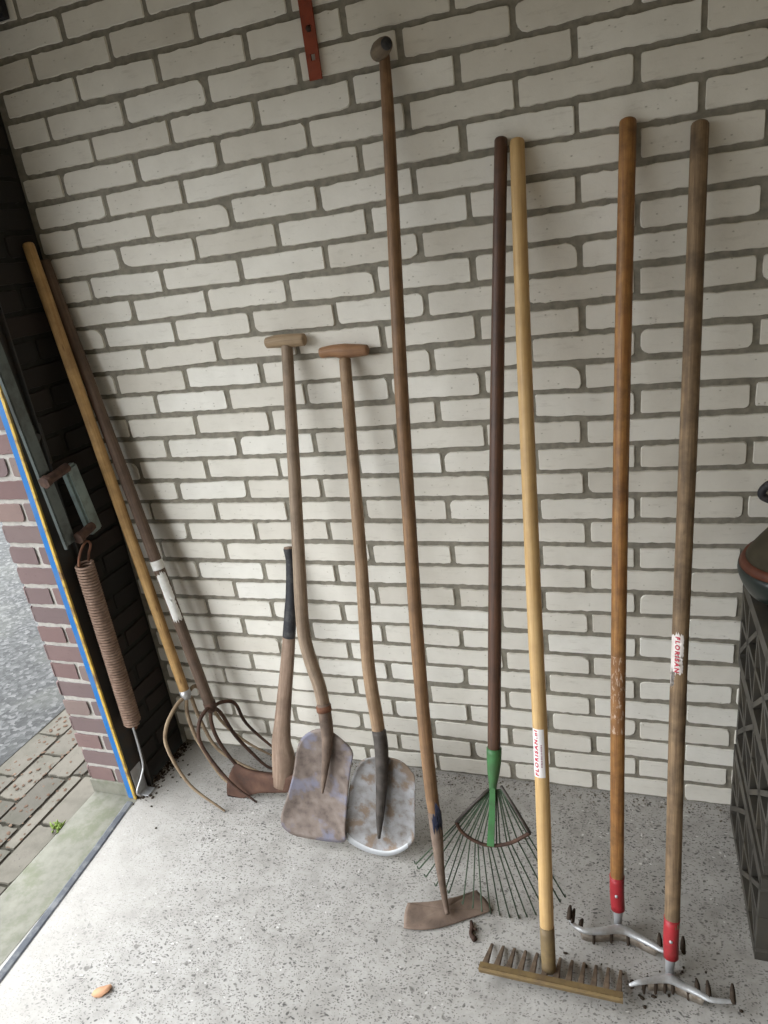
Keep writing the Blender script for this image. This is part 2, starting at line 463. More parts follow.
def left_wall():
    # dark reveal inside, facing the room
    bm = bmesh.new(); cells = []
    for k in range(int(TOP / SV)):
        z0, z1 = k * SV + J / 2, (k + 1) * SV - J / 2
        cuts = [-.262, -.112, -.002] if k % 2 else [-.262, -.21, -.002]
        for a, b in zip(cuts, cuts[1:]): cells.append((a + J / 2, b - J / 2, z0, z1))
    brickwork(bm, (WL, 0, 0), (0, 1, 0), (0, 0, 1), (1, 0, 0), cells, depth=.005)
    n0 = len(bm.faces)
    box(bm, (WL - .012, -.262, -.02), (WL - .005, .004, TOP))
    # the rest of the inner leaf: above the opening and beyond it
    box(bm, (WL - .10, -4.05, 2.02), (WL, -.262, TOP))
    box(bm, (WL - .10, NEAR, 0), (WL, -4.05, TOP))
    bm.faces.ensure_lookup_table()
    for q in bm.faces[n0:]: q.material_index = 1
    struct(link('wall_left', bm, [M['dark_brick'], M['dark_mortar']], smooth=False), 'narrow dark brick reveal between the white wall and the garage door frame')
    # red brick pier seen through the opening
    bm = bmesh.new(); cells = []
    XO, XI = -1.505, -1.3485
    for k in range(1, int(TOP / SV)):
        z0, z1 = k * SV + J / 2 - .020, (k + 1) * SV - J / 2 - .020
        cuts = [XO, -1.408, XI] if k % 2 else [XO, XI + .05]
        for a, b in zip(cuts, cuts[1:]): cells.append((a + (J / 2 if a != XO else 0), min(b - J / 2, XI), z0, z1))
    brickwork(bm, (0, -.262, 0), (1, 0, 0), (0, 0, 1), (0, -1, 0), cells, depth=.0018, bev=.001)
    out = []
    for k in range(1, int(TOP / SV)):
        z0, z1 = k * SV + J / 2 - .020, (k + 1) * SV - J / 2 - .020
        off = 0 if k % 2 == 0 else .11
        for i in range(0, 9):
            a, b = -.262 + i * .22 - off, -.262 + (i + 1) * .22 - off - J
            out.append((max(a, -.262), b, z0, z1))
    brickwork(bm, (XO, 0, 0), (0, 1, 0), (0, 0, 1), (-1, 0, 0), out, depth=.005)
    n0 = len(bm.faces)
    box(bm, (XO + .004, -.257, .0), (WL - .013, 1.7, TOP))
    box(bm, (XO, -4.05, 2.02), (WL - .101, -.262, TOP))
    box(bm, (XO, NEAR, 0), (WL - .101, -4.05, TOP))
    bm.faces.ensure_lookup_table()
    for q in bm.faces[n0:]: q.material_index = 1
    n1 = len(bm.faces)
    box(bm, (XO - .002, -.266, 0), (WL - .02, -.25, .05), .003)   # grey plinth course
    bm.faces.ensure_lookup_table()
    for q in bm.faces[n1:]: q.material_index = 2
    struct(link('wall_outside', bm, [M['red_brick'], M['pale_mortar'], M['threshold']], smooth=False), 'red brick pier with pale joints outside the garage opening')
left_wall()

bm = bmesh.new(); rect(bm, (-1.338, NEAR, 0), (WR, NEAR, 0), (WR, .006, 0), (-1.338, .006, 0))
struct(link('floor', bm, M['floor'], smooth=False), 'light grey concrete floor speckled with dark pebbles')
bm = bmesh.new(); box(bm, (WL - .15, NEAR - .1, TOP), (WR + .1, .12, TOP + .08))
struct(link('ceiling', bm, M['ceiling'], smooth=False))
bm = bmesh.new(); box(bm, (WL - .15, NEAR - .1, -.02), (WR, NEAR, TOP))
struct(link('wall_near', bm, M['plaster'], smooth=False))
bm = bmesh.new(); box(bm, (WR, NEAR - .1, -.02), (WR + .1, .006, TOP))
struct(link('wall_right', bm, M['plaster'], smooth=False))

# threshold slab, rubber line, paving and road outside
bm = bmesh.new(); box(bm, (-1.500, -4.06, -.06), (-1.336, -.262, .001))
struct(link('threshold', bm, M['threshold'], smooth=False), 'mossy concrete threshold slab under the garage opening')
bm = bmesh.new()
a = [(-1.352, -.285), (-1.337, -.45), (-1.325, -.62), (-1.312, -.83), (-1.30, -1.2), (-1.30, -4.05)]
for (x0, y0), (x1, y1) in zip(a, a[1:]):
    for s0, s1, z0, z1 in ((-.012, -.008, .0012, .0035), (-.008, .008, .0035, .0035), (.008, .012, .0035, .0012)):
        rect(bm, (x0 + s0, y0, z0), (x1 + s0, y1, z0), (x1 + s1, y1, z1), (x0 + s1, y0, z1))
bmesh.ops.recalc_face_normals(bm, faces=bm.faces)
struct(link('trim_1', bm, M['seal'], smooth=False), 'blue grey sealing line across the floor at the opening')
bm = bmesh.new(); cells = []
rows = [(-1.592, -1.506), (-1.640, -1.600), (-1.735, -1.648), (-1.83, -1.742), (-1.94, -1.838)]
for i, (x0, x1) in enumerate(rows):
    L = .30 if i == 1 else .205
    for k in range(-22, 10):
        y0 = k * L + (i * .09) % L
        cells.append((x0, x1, y0 + .004, y0 + L - .004))
brickwork(bm, (0, 0, -.004), (1, 0, 0), (0, 1, 0), (0, 0, 1), cells, depth=.007, jit=.003, chip=.3)
n0 = len(bm.faces)
box(bm, (-1.955, -4.4, -.06), (-1.499, 2.0, -.0095))
bm.faces.ensure_lookup_table()
for q in bm.faces[n0:]: q.material_index = 1
struct(link('paving', bm, [M['paver'], M['paver_joint']], smooth=False), 'strip of dirty brown pavers outside the garage')
bm = bmesh.new(); rect(bm, (-14, -12, -.008), (-1.95, -12, -.008), (-1.95, 14, -.008), (-14, 14, -.008))
struct(link('road', bm, M['asphalt'], smooth=False), 'light grey speckled asphalt outside')

# ------------------------------------------------------------------ garage door: frame post, arm, spring
fr = bpy.data.objects.new('door_1', None); C.objects.link(fr); fr.location = (-1.36, -.27, 0)
struct(fr, 'steel garage door frame post with blue and yellow edge')
bm = bmesh.new()
box(bm, (-1.349, -.268, 0), (-1.339, -.205, 2.02), .001)
box(bm, (-1.349, -.209, 0), (-1.325, -.205, 2.02), .001)
box(bm, (-1.364, -.2665, 0), (-1.347, -.2625, 2.02), .001)
link('post', bm, M['frame_dark'], fr, smooth=False)
bm = bmesh.new(); box(bm, (-1.366, -.273, .004), (-1.3470, -.2665, 2.02), .001)
link('blue_edge', bm, M['blue_paint'], fr, smooth=False, label='blue painted edge strip')
bm = bmesh.new(); box(bm, (-1.3470, -.274, .002), (-1.3375, -.2675, 2.02), .001)
link('yellow_edge', bm, M['yellow_paint'], fr, smooth=False, label='chipped yellow painted edge line')
bm = bmesh.new(); box(bm, (-1.345, -.262, .0), (-1.338, -.215, .10), .002); box(bm, (-1.343, -.255, 0), (-1.305, -.22, .006), .001)
link('foot_bracket', bm, M['alu'], fr, smooth=False, label='small pale metal foot bracket')

arm = thing('lifting_mechanism', 'grey green steel lifting arm with box lever inside the garage door frame', 'door arm', (-1.30, -.27, .83))
bm = bmesh.new()
a0, a1 = V((-1.306, -.262, .845)), V((-1.306, -.345, 2.10))
bar(bm, a0, a1, .009, .005, (0, -1, 0))
bar(bm, a0 + V((.004, .017, .01)), a1 + V((.004, .017, 0)), .032, .004, (1, 0, 0))
link('channel', bm, M['green_dark'], arm, smooth=False)
bm = bmesh.new()
q0, q1 = V((-1.300, -.180, 1.050)), V((-1.300, -.155, .850))
bar(bm, q0, q1, .026, .046, (0, -1, 0))
bmesh.ops.bevel(bm, geom=bm.edges[:], offset=.006, segments=2, affect='EDGES')
link('lever', bm, M['green_grey'], arm, smooth=False)
for z, ya, yb in ((1.038, -.275, -.195), (.862, -.225, -.170)):
    bm = bmesh.new()
    tube(bm, [(-1.290, ya, z), (-1.288, yb, z + .012)], .0125, 12, ref=V((0, 0, 1)))
    tube(bm, [(-1.290, ya - .006, z - .001), (-1.290, ya + .006, z + .001)], .017, 6, ref=V((0, 0, 1)))
    link('pivot_bolt', bm, M['rust_dark'], arm, smooth=False, label='rusty pivot bolt')
bm = bmesh.new()
box(bm, (-1.342, -.245, 1.06), (-1.334, -.19, 1.17), .002)
tube(bm, [(-1.336, -.22, 1.14), (-1.326, -.22, 1.14)], .011, 6, ref=V((0, 0, 1)))
link('hinge_plate', bm, M['frame_dark'], arm, smooth=False)

sp = thing('door_spring', 'long rusty brown coil spring hanging beside the garage door frame', 'spring', (-1.30, -.228, .26))
bm = bmesh.new()
T, B_, turns = V((-1.302, -.224, .785)), V((-1.302, -.230, .262)), 60
pts = []
for i in range(turns * 14 + 1):
    t = i / (turns * 14); a = 2 * PI * turns * t
    pts.append(T.lerp(B_, t) + V((math.cos(a), math.sin(a), 0)) * .0225)
tube(bm, pts, .0036, 6, ref=V((0, 0, 1)))
link('coil', bm, M['spring_rust'], sp)
bm = bmesh.new()
tube(bm, [(-1.302, -.244, .785), (-1.300, -.238, .805), (-1.294, -.222, .832), (-1.282, -.212, .846), (-1.278, -.206, .834), (-1.29, -.208, .81), (-1.302, -.205, .785)], .0034, 8, smooth=4)
link('top_hook', bm, M['rust'], sp)
bm = bmesh.new()
tube(bm, [(-1.302, -.212, .262), (-1.302, -.226, .238), (-1.302, -.244, .262)], .004, 8, smooth=5)
link('bottom_hook', bm, M['rust'], sp)
bm = bmesh.new()
tube(bm, [(-1.3000, -0.2363, 0.2613), (-1.3000, -0.2386, 0.1747), (-1.3000, -0.2450, 0.1122), (-1.3000, -0.2662, 0.0853), (-1.3000, -0.2967, 0.0597)] + [(-1.318, -.272, .02)], .0032, 8, smooth=4)
link('cable', bm, M['alu'], sp, label='pale steel cable')

bm = bmesh.new()
tk = thing('track_bracket', 'pale steel track end with dark bracket high in the left corner', 'bracket', (-1.28, -.02, 2.09))
box(bm, (-1.345, -.035, 2.118), (-1.236, -.008, 2.150), .003)
link('rail', bm, M['green_grey'], tk, smooth=False)
bm = bmesh.new(); box(bm, (-1.345, -.028, 2.070), (-1.243, -.004, 2.116), .003)
link('bracket', bm, M['black_rubber'], tk, smooth=False)

# red steel strip high on the white wall
st = thing('steel_strip', 'rusty red flat steel strip with holes fixed high on the white wall', 'strip', (-.517, -.008, 1.815))
bm = bmesh.new()
x0, x1, yy = -.531, -.503, -.010
z = 1.815
holes = [1.855, 1.905, 1.985, 2.065, 2.145, 2.225, 2.305]
prev = z
for h in holes + [None]:
    top = (h - .006) if h else 2.395
    box(bm, (x0, yy - .003, prev), (x1, yy + .003, top))
    if h:
        box(bm, (x0, yy - .003, top), (-.521, yy + .003, top + .012)); box(bm, (-.511, yy - .003, top), (x1, yy + .003, top + .012))
        prev = top + .012
bmesh.ops.remove_doubles(bm, verts=bm.verts, dist=.0001)
link('strip', bm, M['red_strip'], st, smooth=False)
for z in (1.905, 2.225):
    bm = bmesh.new(); tube(bm, [(-.517, .006, z), (-.517, -.015, z)], .0055, 8, ref=V((0, 0, 1)))
    link('screw', bm, M['rust_dark'], st, label='dark rusty screw')

# ------------------------------------------------------------------ lettering and labels
def frame_at(pts, radii, s):
    """centre, tangent and radius at distance s along a polyline"""
    P = [V(p) for p in pts]; acc = 0
    R = interp(radii, len(P)) if isinstance(radii, (list, tuple)) else [radii] * len(P)
    for i in range(len(P) - 1):
        L = (P[i + 1] - P[i]).length
        if s <= acc + L or i == len(P) - 2:
            k = (s - acc) / L
            return P[i].lerp(P[i + 1], k), (P[i + 1] - P[i]).normalized(), R[i] + (R[i + 1] - R[i]) * k
        acc += L

def wrapped(pts, radii, s, ang, lift):
    c, t, r = frame_at(pts, radii, s)
    ref = V((0, -1, 0)); N = (ref - t * ref.dot(t)).normalized(); B = V((1, 0, 0)); B = (B - t * B.dot(t)).normalized()
    return c + (N * math.cos(ang) + B * math.sin(ang)) * (r + lift)

def patch(pts, radii, s0, s1, a0, a1, lift=.0004, ragged=0.0, n=24, m=14):
    bm = bmesh.new(); g = []
    for i in range(n + 1):
        row = []
        for j in range(m + 1):
            rg = ragged * noise.noise(V((i * .7, 3.3, 1.1)))
            rs = ragged * .05 * noise.noise(V((j * .8, 7.3, i // n)))
            row.append(bm.verts.new(wrapped(pts, radii, s0 + (s1 - s0) * i / n + rs, a0 + (a1 + rg - a0) * j / m, lift)))
        g.append(row)
    for i in range(n):
        for j in range(m):
            bm.faces.new((g[i][j], g[i][j + 1], g[i + 1][j + 1], g[i + 1][j]))
    return bm

def lettering(text, pts, radii, s_start, length, ang, height, up, lift=.0007, shear=.25):
    """text wrapped on a handle. up=-1: reads upward (letter tops to the left); up=+1: reads downward"""
    cu = bpy.data.curves.new('lettering', 'FONT'); cu.body = text; cu.size = 1; cu.shear = shear; cu.offset = .052; cu.space_character = 1.38
    ob = bpy.data.objects.new('lettering_tmp', cu); C.objects.link(ob)
    dg = bpy.context.evaluated_depsgraph_get(); dg.update()
    me = bpy.data.meshes.new_from_object(ob.evaluated_get(dg))
    bpy.data.objects.remove(ob)
    bm = bmesh.new(); bm.from_mesh(me)
    xs = [v.co.x for v in bm.verts]; ys = [v.co.y for v in bm.verts]
    x0, x1, y0, y1 = min(xs), max(xs), min(ys), max(ys)
    bmesh.ops.subdivide_edges(bm, edges=[e for e in bm.edges if e.calc_length() > .12], cuts=2, use_grid_fill=False)
    bmesh.ops.triangulate(bm, faces=bm.faces)
    r = frame_at(pts, radii, s_start)[2]
    for v in bm.verts:
        fx = (v.co.x - x0) / (x1 - x0) * length
        fy = ((v.co.y - y0) / (y1 - y0) - .5) * height / r
        s = s_start + (fx if up > 0 else -fx)
        v.co = wrapped(pts, radii, s, ang + up * fy, lift)
    bmesh.ops.recalc_face_normals(bm, faces=bm.faces)
    return bm

# ------------------------------------------------------------------ tools with straight handles
def pole(pts, r, mat, parent, smooth=0, dome=.5, name='handle', label=None, wob=.02):
    P = catmull(pts, smooth) if smooth else None
    if P is None:
        P = [V(pts[0]).lerp(V(pts[-1]), i / 24) for i in range(25)] if len(pts) == 2 else catmull(pts, 8)
    bm = bmesh.new(); tube(bm, P, r, 18, dome=dome, wob=wob)
    return link(name, bm, mat, parent, label=label), P

def bow_rake(name, label, hpts, hr, mat, red, neck, bow, teeth, lettered=False):
    root = thing(name, label, 'rake', V(neck[-1]) * V((1, 1, 0)), 'bow rakes with red sockets')
    h, P = pole(hpts, hr, mat, root)
    bm = bmesh.new(); tube(bm, red, [.0153, .0152, .0146], 20, smooth=3)
    tube(bm, [V(red[0]) + V((0, 0, .0012)), V(red[0]) - V((0, 0, .004))], .0159, 20)
    sock = link('socket', bm, M['red_socket'], root, label='red painted socket')
    c, t = V(red[0]).lerp(V(red[-1]), .45), None
    bm = bmesh.new(); tube(bm, [c + V((-.002, -.011, 0)), c + V((-.002, -.0175, .001))], [.0042, .003], 8, ref=V((0, 0, 1)))
    link('rivet', bm, M['alu_rim'], sock)
    bm = bmesh.new()
    tube(bm, neck, [.0110, .0090, .0088, .0105], 14, smooth=4, squash=.8)
    for v in bm.verts: v.co.z = max(v.co.z, .002)
    link('neck', bm, M['alu'], root, label='bare aluminium neck')
    # the bow: rounded top flange with a dusty web below
    bm = bmesh.new()
    Q = catmull(bow, 6)
    tube(bm, Q, [.0036, .0055, .0065, .0078, .0098, .0078, .0065, .0055, .0036], 12, ref=V((0, -.4, 1)), squash=.75, dome=.6)
    bo = link('bow', bm, M['alu'], root, label='curved aluminium bow')
    bm = bmesh.new()
    rows = []
    m = len(Q)
    for i, q in enumerate(Q):
        k = i / (m - 1); w = .026 * math.sin(PI * min(1, max(0, (k - .02) / .96))) ** .5 + .003
        d = V((0, -.007, -1)).normalized() if .2 < k < .8 else V((0, .5, -.8)).normalized()
        zf = min(w, max(.002, q.z - .004))
        rows.append((q + V((0, -.004, 0)), q + d * zf + V((0, -.005, 0)), q + d * zf + V((0, .003, 0)), q + V((0, .004, 0))))
    rv = [[bm.verts.new(p) for p in r] for r in rows]
    for a, b in zip(rv, rv[1:]):
        for j in range(4):
            bm.faces.new((a[j], b[j], b[(j + 1) % 4], a[(j + 1) % 4]))
    bm.faces.new(rv[0]); bm.faces.new(rv[-1][::-1])
    bmesh.ops.recalc_face_normals(bm, faces=bm.faces)
    link('web', bm, M['alu_dusty'], bo, label='dusty web under the bow')
    for k, d in teeth:
        q = Q[int(round(k * (m - 1)))]
        bm = bmesh.new(); d = V(d)
        tip = q + d
        if tip.z < .002: tip.z = .002
        midp = q.lerp(tip, .5) + V((0, .003, .002))
        tube(bm, [q + V((0, 0, -.003)), midp, tip], [.0072, .0062, .0034], 8, smooth=4, squash=.8, ref=V((1, 0, 0)), dome=.4)
        link('tooth', bm, M['soil'], root, label='earth-caked tooth')
    return root, P

h1 = [(0.0939, -0.0162, 1.6333), (0.0802, -0.1397, 1.1337), (0.0684, -0.2900, 0.5259), (0.0635, -0.3927, 0.1104)]
r1 = wood('orange_wood', (.34, .175, .055), (.19, .08, .024), (.07, .035, .016), .7, .5, .4, residue=(1.05, 1.22))
bow_rake('bow_rake', 'orange brown handled rake whose handle has flaking pale glue residue and no sticker', h1, [.0158, .0160, .0152, .0142], r1,
         [(0.0636, -0.3875, 0.1313), (0.0633, -0.3973, 0.0916), (0.0652, -0.4066, 0.0544)], [(0.0652, -0.4060, 0.0567), (0.0650, -0.4118, 0.0331), (0.0649, -0.4165, 0.0141), (0.0669, -0.4193, 0.0026)],
         [(-0.0376, -0.4437, 0.0460)] + [(-0.0246, -0.4512, 0.0340), (-0.0009, -0.4583, 0.0340), (0.0323, -0.4512, 0.0340), (0.0694, -0.4385, 0.0340)] + [(0.1021, -0.4451, 0.0300), (0.1319, -0.4574, 0.0300), (0.1591, -0.4674, 0.0300)] + [(0.1940, -0.4651, 0.0340)],
         [(.01, (.002, .022, .012)), (.07, (.004, .03, .004)), (.19, (.004, .030, -.008)), (.31, (.0, -.006, -.03)), (.44, (.0, -.008, -.03)), (.56, (.0, -.008, -.03)), (.70, (.0, .0, -.03)), (.84, (0, .034, .002)), (.99, (.002, .03, .006))])

h2 = [(0.2180, -0.0173, 1.6074), (0.2026, -0.1602, 1.1315), (0.1822, -0.3297, 0.5670), (0.1714, -0.4671, 0.1096)]
r2 = wood('grey_wood', (.24, .165, .095), (.125, .08, .045), (.04, .03, .022), .65, .65, .3)
root, P2 = bow_rake('bow_rake', 'rightmost rake, grey brown handle with torn white sticker halfway down', h2, [.0158, .0163, .0158, .0150], r2,
         [(0.1714, -0.4627, 0.1242), (0.1695, -0.4754, 0.0819), (0.1695, -0.4874, 0.0419)], [(0.1695, -0.4861, 0.0461), (0.1676, -0.4933, 0.0225), (0.1676, -0.4990, 0.0034), (0.1676, -0.5022, -0.0073)],
         [(0.0893, -0.5565, 0.0300)] + [(0.1084, -0.5502, 0.0360), (0.1313, -0.5409, 0.0360), (0.1503, -0.5345, 0.0360), (0.1673, -0.5307, 0.0360)] + [(0.1913, -0.5356, 0.0300), (0.2162, -0.5442, 0.0300), (0.2406, -0.5526, 0.0300)] + [(0.2776, -0.5508, 0.0340)],
         [(.03, (.002, .02, -.03)), (.16, (0, -.004, -.03)), (.30, (0, -.008, -.03)), (.42, (.0, -.008, -.03)), (.52, (.0, -.008, -.03)), (.66, (.0, -.004, -.03)), (.76, (0, .03, -.006)), (.86, (0, .036, .0)), (.99, (.002, .03, .008))])
s0, s1 = [(0.1857, -0.2905, 0.6975), (0.1840, -0.3179, 0.6063)]
top = V(P2[0])
d0, d1 = (V(s0) - top).length, (V(s1) - top).length
lab = link('sticker', patch(P2, [.0160, .0163, .0158, .0150], d0, d0 + (d1 - d0) * .82, -1.35, .30, ragged=.22), M['label_worn'], root, label='torn white sticker with red lettering')
link('lettering', lettering('FLORISAN', P2, [.0160, .0163, .0158, .0150], d0 + .004, (d1 - d0) * .76, -.36, .0088, 1, shear=.08), M['label_red'], lab, smooth=False, label='red letters reading FLORISAN')
link('sticker_scrap', patch(P2, [.0160, .0163, .0158, .0150], d0 + (d1 - d0) * .82, d1 + .006, -1.35, -.75, ragged=.4), M['label_worn'], root, label='loose white scrap of sticker')

# ---- pale wooden-handled rake with iron teeth
hw = [(-0.1129, -0.0151, 1.6332), (-0.1051, -0.1437, 1.2478), (-0.0922, -0.3040, 0.7673), (-0.0822, -0.4032, 0.4699), (-0.0749, -0.5257, 0.1029)]
rw = thing('garden_rake', 'pale yellow handled rake with straight toothed bar and white red-lettered sticker', 'rake', (-.075, -.56, 0))
wm = wood('pale_wood', (.47, .325, .155), (.38, .235, .095), (.24, .15, .075), .3, .5, .35)
h, Pw = pole(hw, [.0145, .0150, .0152, .0150, .0146], wm, rw)
rr = [.0145, .0150, .0152, .0150, .0146]
bm = bmesh.new(); tube(bm, [(-0.0747, -0.5229, 0.1112), (-0.0733, -0.5395, 0.0616), (-0.0718, -0.5533, 0.0201)], [.0152, .0152, .0150], 20, smooth=3)
sk = link('socket', bm, M['sock_tan'], rw, label='tan painted socket')
bm = bmesh.new(); tube(bm, [(-0.0718, -0.5519, 0.0243), (-0.0720, -0.5575, 0.0075), (-0.0721, -0.5617, -0.0051)], [.0148, .0146, .013], 18, smooth=3)

for v in bm.verts: v.co.z = max(v.co.z, .002)
link('weld_collar', bm, M['alu'], sk, label='bare grey metal collar')
bL, bR = V((-.213, -.592, .032)), V((.076, -.594, .032))
bm = bmesh.new()
tz = V((0, .94, -.33)).normalized(); tn = V((0, .33, .94)).normalized()
bar(bm, bL, bR, .016, .0055, V((0, 1, .35)))
bar(bm, bL + tz * .007 + tn * .006, bR + tz * .007 + tn * .006, .004, .016, V((0, 1, -.35)))
link('bar', bm, M['rake_tan'], rw, smooth=False)
for i in range(12):
    p = bL.lerp(bR, (i + .35) / 11.7) + tz * .006
    bm = bmesh.new()
    bar(bm, p, p + tz * .082 + V((.004, 0, .001)), .0140, .0110, tn, .42)
    bmesh.ops.bevel(bm, geom=bm.edges[:], offset=.0012, segments=1, affect='EDGES')
    link('tooth', bm, M['tooth'], rw, smooth=False)
a, b = [(-0.0846, -0.3879, 0.5159), (-0.0799, -0.4200, 0.4198)]
top = V(Pw[0]); d0, d1 = (V(a) - top).length, (V(b) - top).length
lab = link('sticker', patch(Pw, rr, d0, d1, -1.25, .62), M['label_white'], rw, label='white sticker with red lettering')
link('lettering', lettering('FLORISAN.nl', Pw, rr, d1 - .003, (d1 - d0) * .95, -.55, .0082, -1, shear=.1), M['label_red'], lab, smooth=False, label='red letters reading FLORISAN.nl')
bm = bmesh.new()
s = d1 - .022
while s > d0 + .032:     # the second, unreadably small line
    w = random.uniform(.0012, .0028)
    q = [wrapped(Pw, rr, s, .08, .0006), wrapped(Pw, rr, s, .27, .0006), wrapped(Pw, rr, s - w, .27, .0006), wrapped(Pw, rr, s - w, .08, .0006)]
    rect(bm, *q); s -= w + random.uniform(.0006, .0016)
link('small_print', bm, M['label_pink'], lab, smooth=False)

# ---- spring-tine leaf rake
SY = (-.435, -.016, 1.63)
lr = thing('leaf_rake', 'fan shaped leaf rake with green head and dark brown handle', 'rake', (-.20, -.43, 0))
hs = [(-0.1438, -0.0155, 1.6417), (-0.1669, -0.1415, 1.1488), (-0.1841, -0.2479, 0.7321), (-0.1971, -0.3356, 0.3888)]
pole(hs, [.0128, .0145, .0148, .0145], wood('dark_wood', (.10, .05, .03), (.055, .028, .018), (.025, .018, .014), .5, .5, .4), lr)
bm = bmesh.new(); tube(bm, [(-0.1964, -0.3338, 0.4014), (-0.1973, -0.3410, 0.3736), (-0.1993, -0.3482, 0.3456), (-0.2013, -0.3554, 0.3174), (-0.2031, -0.3603, 0.2985)], [.0172, .0165, .0140, .0095, .0075], 16, smooth=3)
gs = link('socket', bm, M['green_paint'], lr, label='tapered green socket')
bm = bmesh.new()
tq = [(-0.2013, -0.3640, 0.3138), (-0.2044, -0.3804, 0.2502), (-0.2102, -0.3996, 0.1760)]
P = [V(q) for q in tq]
up = V((0, -.97, .25))
for a, b, w in ((P[0], P[1], .0125), (P[1], P[2], .0145)): bar(bm, a, b, w, .0035, up, 1.12)
link('tongue', bm, M['green_paint'], lr, smooth=False, label='flat green tongue')
bm = bmesh.new()
frame = [(-0.2103, -0.3610, 0.3067), (-0.2510, -0.3721, 0.2635), (-0.2903, -0.3840, 0.2172), (-0.2770, -0.3897, 0.1951), (-0.2470, -0.3941, 0.1780), (-0.2123, -0.3955, 0.1727), (-0.1662, -0.3921, 0.1860), (-0.1207, -0.3842, 0.2166), (-0.1527, -0.3704, 0.2701), (-0.1828, -0.3583, 0.3172)]
tube(bm, frame[:3], .0035, 8); tube(bm, frame[7:], .0038, 8)
link('side_rod', bm, M['dark_steel'], lr)
bm = bmesh.new()
arc = catmull(frame[2:8], 6)
tube(bm, arc, .0042, 8, ref=V((0, 0, 1)))
link('cross_band', bm, M['rust_dark'], lr, label='rusty curved cross band')
tips = [(-0.3938, -0.4126, 0.0951), (-0.3869, -0.4155, 0.0837), (-0.3703, -0.4199, 0.0665), (-0.3464, -0.4246, 0.0482), (-0.3246, -0.4268, 0.0396), (-0.3150, -0.4277, 0.0364)] + [(-0.2690, -0.4729, 0.0663), (-0.2461, -0.4742, 0.0611)] + [(-0.2192, -0.4976, 0.0871)] + [(-0.2161, -0.4381, -0.0044), (-0.1950, -0.4377, -0.0027), (-0.1720, -0.4384, -0.0055), (-0.1511, -0.4361, 0.0036), (-0.1327, -0.4339, 0.0121), (-0.1122, -0.4316, 0.0210), (-0.0918, -0.4287, 0.0322), (-0.0738, -0.4254, 0.0452), (-0.0582, -0.4209, 0.0625), (-0.0470, -0.4174, 0.0764)]
hub0, hub1 = [(-0.2179, -0.3602, 0.2989), (-0.1835, -0.3578, 0.3081)]
for i, tp in enumerate(tips):
    k = i / (len(tips) - 1)
    st_ = V(hub0).lerp(V(hub1), k)
    tp = V(tp); tp.z = max(tp.z, .006)
    mid = arc[int(round((.03 + .94 * k) * (len(arc) - 1)))] + V((0, .004, 0))
    d = (tp - mid).normalized()
    hook = tp + d * .006 + V((-.004, .012, 0)); hook.z = max(hook.z, .002)
    bm = bmesh.new(); tube(bm, [st_, st_.lerp(mid, .5), mid, mid.lerp(tp, .5), tp, tp + d * .004 + V((-.001, .004, 0)), hook], .00165, 6)
    link('tine', bm, M['tine_steel'], lr)

# ---- long draw hoe
ho = thing('draw_hoe', 'tall draw hoe with knobbed brown handle and rusty flat blade', 'hoe', (-.32, -.47, 0))
hh = [(-0.3644, -0.0149, 1.8345), (-0.3627, -0.0211, 1.8091), (-0.3611, -0.0583, 1.6556), (-0.3625, -0.1764, 1.1689), (-0.3547, -0.3070, 0.6308), (-0.3415, -0.3800, 0.3297), (-0.3320, -0.4042, 0.2298)]
pole(hh, [.0105, .0115, .0132, .0150, .0155, .0152, .0140], wood('hoe_wood', (.23, .135, .07), (.135, .075, .038), (.05, .032, .02), .45, .55, .35), ho)
g0 = V(hh[0])
bm = bmesh.new()
ax = V((-.012, -.055, -.012))
tube(bm, [(-0.3422, -0.0680, 1.8345)] + [(-0.3515, -0.0550, 1.8344)] + [(-0.3649, -0.0360, 1.8344)] + [(-0.3761, -0.0220, 1.8321)], [.0135, .0165, .0175, .0145], 18, ref=V((0, 0, 1)), smooth=4, dome=.25)
gr_ = link('grip', bm, wood('grip_wood', (.17, .13, .085), (.10, .075, .05), (.03, .025, .02), .4, .6, .35), ho, label='short wooden grip knob')
gn = [(-0.3422, -0.0680, 1.8345), (-0.3477, -0.0680, 1.8314)]
g1 = V(gn[0]); gd = (g1 - V([(-0.3515, -0.0550, 1.8344)][0])).normalized()
bm = bmesh.new(); tube(bm, [g1 + gd * .0005, g1 + gd * .0046], [.0118, .0105], 16, ref=V((0, 0, 1)))
link('end_plug', bm, M['black_rubber'], gr_, label='dark end of the knob')
bm = bmesh.new()
nk = [(-0.3327, -0.4032, 0.2587), (-0.3294, -0.4166, 0.2036), (-0.3265, -0.4325, 0.1380), (-0.3218, -0.4461, 0.0820)] + [(-0.3157, -0.4586, 0.0310)] + [(-0.3096, -0.4728, 0.0240)]
tube(bm, nk, [.0158, .0146, .0108, .0082, .0064, .0050], 16, smooth=5)
ne = link('neck', bm, M['rust_grey'], ho, label='tapering rusty steel socket and neck')
c = V(nk[0])
bm = bmesh.new()
g = []
dirh = (V(nk[1]) - V(nk[0])).normalized()
bm = patch(nk[:3], [.0160, .0148, .0110], -.010, .030, -.15, 1.3, .0006, ragged=.9, n=10)
link('paint_patch', bm, M['navy_paint'], ne, label='navy blue paint patch')
